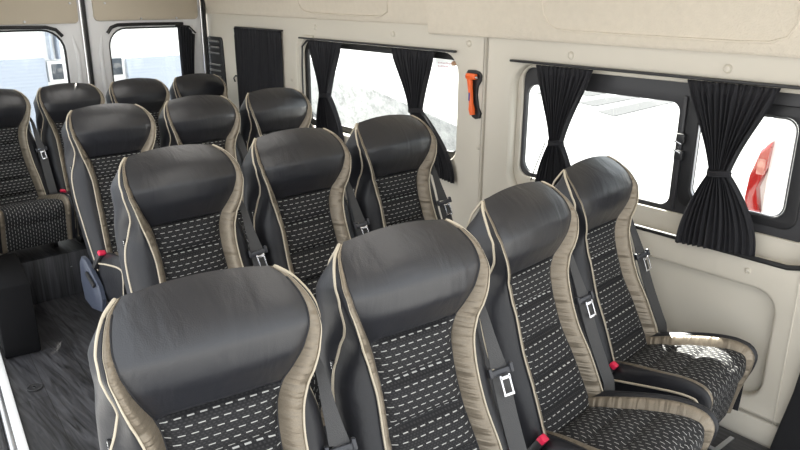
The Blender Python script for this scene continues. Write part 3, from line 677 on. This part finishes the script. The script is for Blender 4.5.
# ------------------------------------------------------------------ curtains
def curtain(name, label, top, tie, bot, npl, ztie_hw, w0=-.024, cord=None, ztop=1.36, zbot=None):
    """top=(u0,u1), tie=(u,z) or None, bot=((u0,z0),(u1,z1))"""
    root = empty(name, (.35, 0, 0), -TH); tag(root, label, 'curtain', 'black window curtains')
    NU, NZ = npl*12, 56; P = []
    rnd = random.Random(hash(label) % 1000 if False else npl*7 + int(top[0]*100)); ph = [rnd.uniform(-.8, .8) for _ in range(npl + 2)]; am = [rnd.uniform(.6, 1.2) for _ in range(npl + 2)]
    (bu0, bz0), (bu1, bz1) = bot
    for r in range(NZ + 1):
        q = r/NZ; row = []
        for c in range(NU + 1):
            s = c/NU; zb = bz0 + (bz1 - bz0)*s; ub = bu0 + (bu1 - bu0)*s; ut = top[0] + (top[1] - top[0])*s
            z = ztop + (zb - ztop)*q
            if tie:
                qt = (ztop - tie[1])/(ztop - zb); um = tie[0] + (s - .5)*2*ztie_hw
                if q < qt: k = q/qt; k = k*.55 + .45*math.sin(k*PI/2)**1.5 if k > 0 else 0; u = ut + (um - ut)*k; a = .008 + .007*k
                else: k = (q - qt)/(1 - qt); k = math.sin(k*PI/2)**.9 if k > 0 else 0; u = um + (ub - um)*k; a = .015 - .006*k
            else:
                u = ut + (ub - ut)*q; a = .009
            x = s*npl; i = int(min(x, npl)); fz = am[i]*(1 - (x - i)) + am[i + 1]*(x - i); pz = ph[i]*(1 - (x - i)) + ph[i + 1]*(x - i)
            w = w0 + a*fz*math.sin(2*PI*x + pz*.8 + .8*math.sin(3*q + i)) + .003*math.sin(5*PI*x + 2*q)
            if q < .06: w = w0 + (w - w0)*.6 + .004*math.sin(2*PI*x*2.1)*(1 - q/.06)
            row.append((w, u, z))
        P.append(row)
    g = Geo(); g.grid(P); cl = g.obj('curtain_cloth', MT['curtain'], root, True)
    sm = cl.modifiers.new('thickness', 'SOLIDIFY'); sm.thickness = .0016
    if tie:
        g = Geo(); hw_ = ztie_hw + .006
        ring = [(w0 + .020*math.cos(a), tie[0] + hw_*math.sin(a), tie[1] + .004*math.sin(2*a)) for a in np.linspace(0, 2*PI, 28)]
        for dz in (-.006, 0, .006): g.tube([(a, b, c_ + dz) for a, b, c_ in ring], .0055, 6, False)
        tb = g.obj('tie_band', MT['curtain'], root, True)
        if cord:
            g = Geo(); g.tube(cord, .0022, 6); o = g.obj('tie_cord', MT['black'], tb)
    return root
curtain('curtain', 'black hourglass curtain tied at its waist over the mullion of the wide window', (-.300, .004), (-.150, 1.067), ((-.305, .815), (-.030, .792)), 13, .030)
curtain('curtain', 'black tied curtain at the rear side of the wide window, thin cord at its tie', (.385, .652), (.528, 1.062), ((.42, .84), (.625, .83)), 12, .026, cord=[(-.05, .56, 1.065), (-.05, .575, 1.02), (-.05, .60, .96), (-.04, .63, .89)])
curtain('curtain', 'black tied curtain at the near edge of the fixed window, ending beside the hammer pillar', (1.262, 1.575), (1.385, 1.088), ((1.105, .775), (1.33, .80)), 12, .038, ztop=1.374)
curtain('curtain', 'black tied curtain at the far end of the fixed window, above the third row', (2.01, 2.325), (2.172, 1.076), ((2.00, .80), (2.27, .80)), 11, .040, ztop=1.374)
curtain('curtain', 'black drawn curtain fully covering the small rear side window', (2.640, 3.225), None, ((2.640, .72), (3.21, .72)), 17, .0, w0=-.018, ztop=1.408)
# curtain of the rear door, hung on the door
def door_curtain():
    root = empty('curtain', (0, 0, 0)); tag(root, 'narrow black curtain gathered at the hinge side of the rear door window', 'curtain', 'black window curtains')
    P = []
    for r in range(41):
        q = r/40; row = []
        for c in range(61):
            s = c/60; z = 1.41 - .06*sstep(.55, 1, s)*(1 - q) - .72*q; x0, x1 = .352 + .012*q, .478 - .03*math.sin(q*PI*.9); row.append((x0 + (x1 - x0)*s, YR - .016 + .010*math.sin(2*PI*6*s + math.sin(3*q)), z))
        P.append(row)
    g = Geo(); g.grid(P); cl = g.obj('curtain_cloth', MT['curtain'], root, True); sm = cl.modifiers.new('thickness', 'SOLIDIFY'); sm.thickness = .0016
    g = Geo(); g.tube([(.340, YR - .016, 1.413), (.44, YR - .016, 1.405), (.485, YR - .016, 1.36)], .006, 8); g.obj('curtain_track', MT['black'], root)
door_curtain()
for nm, t0, t1, z, lab in (('curtain_rail', -.46, .80, 1.366, 'thin black curtain rail along the top of the wide window'), ('curtain_rail', 1.13, 2.44, 1.381, 'thin black curtain rail along the top of the fixed window'), ('curtain_rail', 2.63, 3.225, 1.412, 'short black curtain rail above the drawn curtain')):
    g = Geo(); g.box((-.012, (t0 + t1)/2, z), (.018, t1 - t0, .010), .003); o = onwall(g.obj(nm, MT['black'])); tag(o, lab, 'curtain rail', 'curtain rails')
# hold-back hooks of the drawn curtain
g = Geo(); g.tube([(-.004, 3.22, 1.085), (-.02, 3.245, 1.095), (-.02, 3.275, 1.075), (-.006, 3.285, 1.05)], .005, 6); o = onwall(g.obj('curtain_hook', MT['black'])); tag(o, 'small black hook beside the drawn curtain', 'hook')

# ------------------------------------------------------------------ outside
GZ = -.65
g = Geo(); g.v = [(-40, -40, GZ), (60, -40, GZ), (60, 60, GZ), (-40, 60, GZ)]; g.f = [(0, 1, 2, 3)]; g.uv = [(0, 0)]*4; struct(g.obj('ground', MT['asphalt'], None, False))
# grey stripes of the crossing
def strip(pts, label):
    g = Geo(); n_ = len(pts); g.v = [(x, y, GZ + .012) for x, y in pts] + [(x, y, GZ) for x, y in pts]; g.f = [tuple(range(n_))] + [(i, (i + 1) % n_, n_ + (i + 1) % n_, n_ + i) for i in range(n_)]; g.uv = [(0, 0)]*2*n_
    o = g.obj('road_stripe', MT['greystripe'], None, False); tag(o, label, 'road marking', 'crossing stripes')
strip([(11.9, 7.80), (15.2, 7.85), (15.2, 7.35), (11.7, 7.25)], 'grey crossing stripe outside the wide window, middle one')
strip([(11.1, 6.8), (14.4, 6.95), (14.3, 6.45), (10.8, 6.25)], 'grey crossing stripe outside the wide window, nearest one')
strip([(13.2, 8.75), (16.4, 8.9), (16.4, 8.35), (13.0, 8.2)], 'grey crossing stripe outside the wide window, farthest one')
strip([(12.5, 9.4), (14.2, 9.4), (14.2, 9.0), (12.4, 9.0)], 'grey patch of paving outside the wide window, beyond the tied curtain')
# retaining wall beside the road
a, b = np.array([9.3, 16.2]), np.array([3.25, 3.45]); dv = (b - a)/np.linalg.norm(b - a); nv = np.array([-dv[1], dv[0]])
L = np.linalg.norm(b - a)
g = Geo(); M = Matrix.Rotation(math.atan2(dv[1], dv[0]), 4, 'Z'); m_ = (a + b)/2 + nv*.15*(1 if nv[0] > 0 else -1)
g.box((0, 0, 0), (L, .3, 1.0), .02); o = g.obj('retaining_wall', MT['concrete']); o.location = (m_[0], m_[1], GZ + .5); o.rotation_euler = (0, 0, math.atan2(dv[1], dv[0])); tag(o, 'low weathered concrete wall outside the fixed window', 'wall')
# parked white van with a tall red tail lamp
van = empty('parked_van', (2.5, -.38, GZ)); tag(van, 'white panel van with a curved red tail lamp parked outside the wide window', 'van')
def loft(sec, xs):
    g = Geo(); P = [[(x, y*sy, .35 + (z - .35)*sz) for y, z in sec] for x, sy, sz in xs]; g.grid(P, close=True); n_ = len(sec)
    g.f.append(tuple(range(n_))); g.f.append(tuple((len(P) - 1)*n_ + k for k in reversed(range(n_)))); return g
sec = [(-.86, .35), (-.92, .6), (-.92, 1.2), (-.86, 1.75), (-.78, 1.93), (-.6, 1.98), (.6, 1.98), (.78, 1.93), (.86, 1.75), (.92, 1.2), (.92, .6), (.86, .35)]
loft(sec, [(0.05, .97, .985), (.1, 1, 1), (3.0, 1, 1), (3.5, .97, .97), (4.1, .93, .60), (4.7, .9, .48), (4.85, .85, .40)]).obj('van_body', MT['vanwhite'], van)
for sx in (-1, 1):
    g = Geo(); g.box((.04, sx*.43, 1.15), (.03, .80, 1.45), .012); dr = g.obj('rear_door', MT['vanwhite'], van)
    g = Geo(); g.box((.01, sx*.12, 1.05), (.03, .05, .14), .008); g.obj('door_handle', MT['black'], dr)
    lp = [(.0, .0), (.055, .04), (.085, .14), (.075, .30), (.03, .46), (-.03, .52), (-.02, .36), (.02, .22), (-.01, .08), (-.03, .0)]
    g = Geo(); P = []
    for x, q in ((.06, 1.), (.0, 1.), (-.012, .9)): P.append([(x, sx*(.855 + .01 + (u - .02)*q), .93 + (.26 + (v - .26)*q)) for u, v in lp])
    g.grid(P, close=True); g.f.append(tuple(2*len(lp) + k for k in range(len(lp)))); lamp = g.obj('tail_lamp', MT['lampred'], van); lamp['label'] = 'curved red tail lamp'
    g = Geo(); g.box((-.008, sx*.858, 1.29), (.02, .05, .10), .008); o = g.obj('indicator_lens', MT['lampclear'], lamp); o['label'] = 'pale pink upper lens'
    for x in (.85, 3.85):
        g = Geo(); g.cyl((x, sx*.72, .33), (x, sx*.93, .33), .33, 28); wh = g.obj('wheel', MT['rubber'], van)
        g = Geo(); g.cyl((x, sx*.93, .33), (x, sx*.945, .33), .2, 20); g.obj('hub_cap', MT['alu'], wh)
g = Geo(); g.box((.0, 0, .48), (.14, 1.78, .22), .04); g.obj('bumper', MT['vanwhite'], van)
g = Geo(); g.box((3.72, 0, 1.52), (.03, 1.45, .62), .01, Matrix.Rotation(-.85, 4, 'Y')); g.obj('windscreen', MT['dkglass'], van)
# pale building behind the van
bd = empty('building', (0, 7, GZ)); tag(bd, 'white building with blue-grey shutters seen through the rear doors', 'building')
g = Geo(); g.box((-2., 1.0, 2.4), (9.6, 1.9, 4.8), .02); g.obj('building_wall', MT['facade'], bd)
for (x0, x1, z0, z1) in ((-3.2, .54, .1, .965 - GZ), (1.405, 2.6, .1, .915 - GZ)):
    g = Geo(); g.box(((x0 + x1)/2, .03, (z0 + z1)/2), (x1 - x0, .06, z1 - z0), .01); g.obj('shutter', MT['shutter'], bd)
for (x0, x1, z0, z1) in ((.585, .695, .745 - GZ, .905 - GZ), (1.20, 1.335, .75 - GZ, .93 - GZ)):
    g = Geo(); g.box(((x0 + x1)/2, .02, (z0 + z1)/2), (x1 - x0 + .06, .07, z1 - z0 + .06), .01); w = g.obj('window', MT['facade'], bd)
    g = Geo(); g.box(((x0 + x1)/2, -.02, (z0 + z1)/2), (x1 - x0, .03, z1 - z0), .004); g.obj('window_pane', MT['dkglass'], w)
for x in (.60, .675):
    g = Geo(); g.box((x, -.0, 2.6), (.025, .1, 2.0), .006); g.obj('downpipe', MT['shutter'], bd)

# ------------------------------------------------------------------ light
w = bpy.data.worlds.new('World'); SC.world = w; w.use_nodes = True
bg = w.node_tree.nodes['Background']; bg.inputs['Color'].default_value = (.93, .97, 1, 1); bg.inputs['Strength'].default_value = 1.9
sun = bpy.data.lights.new('Sun', 'SUN'); sun.energy = 30.0; sun.angle = math.radians(.6); sun.color = (1, .95, .86)
so = bpy.data.objects.new('Sun', sun); COL.objects.link(so)
SUN_D = Vector((-.50, -.85, -1)).normalized(); so.rotation_euler = SUN_D.to_track_quat('-Z', 'Y').to_euler(); so.location = (4, 0, 8)
def area(name, loc, size, power, rot=(0, 0, 0), col=(1, .97, .93)):
    l = bpy.data.lights.new(name, 'AREA'); l.shape = 'RECTANGLE'; l.size, l.size_y = size; l.energy = power; l.color = col
    o = bpy.data.objects.new(name, l); COL.objects.link(o); o.location = loc; o.rotation_euler = rot; return o
area('fill_light_front', (-.75, -.1, 1.83), (.5, 1.2), 3)  # added fill light under the roof to brighten the interior, no fixture modelled
area('fill_light_middle', (-.55, 1.5, 1.83), (.5, 1.2), 3)  # second added fill, over the middle rows
area('fill_light_rear', (-.35, 2.9, 1.83), (.5, .9), 3)  # third added fill, over the back rows

# ------------------------------------------------------------------ camera
f, pt_, yw, rl = 716.84, .311, .762, .007
F = np.array([math.sin(yw)*math.cos(pt_), math.cos(yw)*math.cos(pt_), -math.sin(pt_)]); R = np.array([math.cos(yw), -math.sin(yw), 0]); U = np.cross(R, F)
R, U = math.cos(rl)*R + math.sin(rl)*U, -math.sin(rl)*R + math.cos(rl)*U
cam = bpy.data.cameras.new('Camera'); cam.sensor_width = 36; cam.lens = f/800*36; cam.clip_start = .05; cam.clip_end = 200
co = bpy.data.objects.new('Camera', cam); COL.objects.link(co)
mw = Matrix(((R[0], U[0], -F[0], -2.05), (R[1], U[1], -F[1], -1.096), (R[2], U[2], -F[2], 1.624), (0, 0, 0, 1))); co.matrix_world = mw
SC.camera = co
vs = SC.view_settings; vs.view_transform = 'Standard'; vs.look = 'None'; vs.exposure = .3; vs.gamma = 1; vs.use_curve_mapping = False
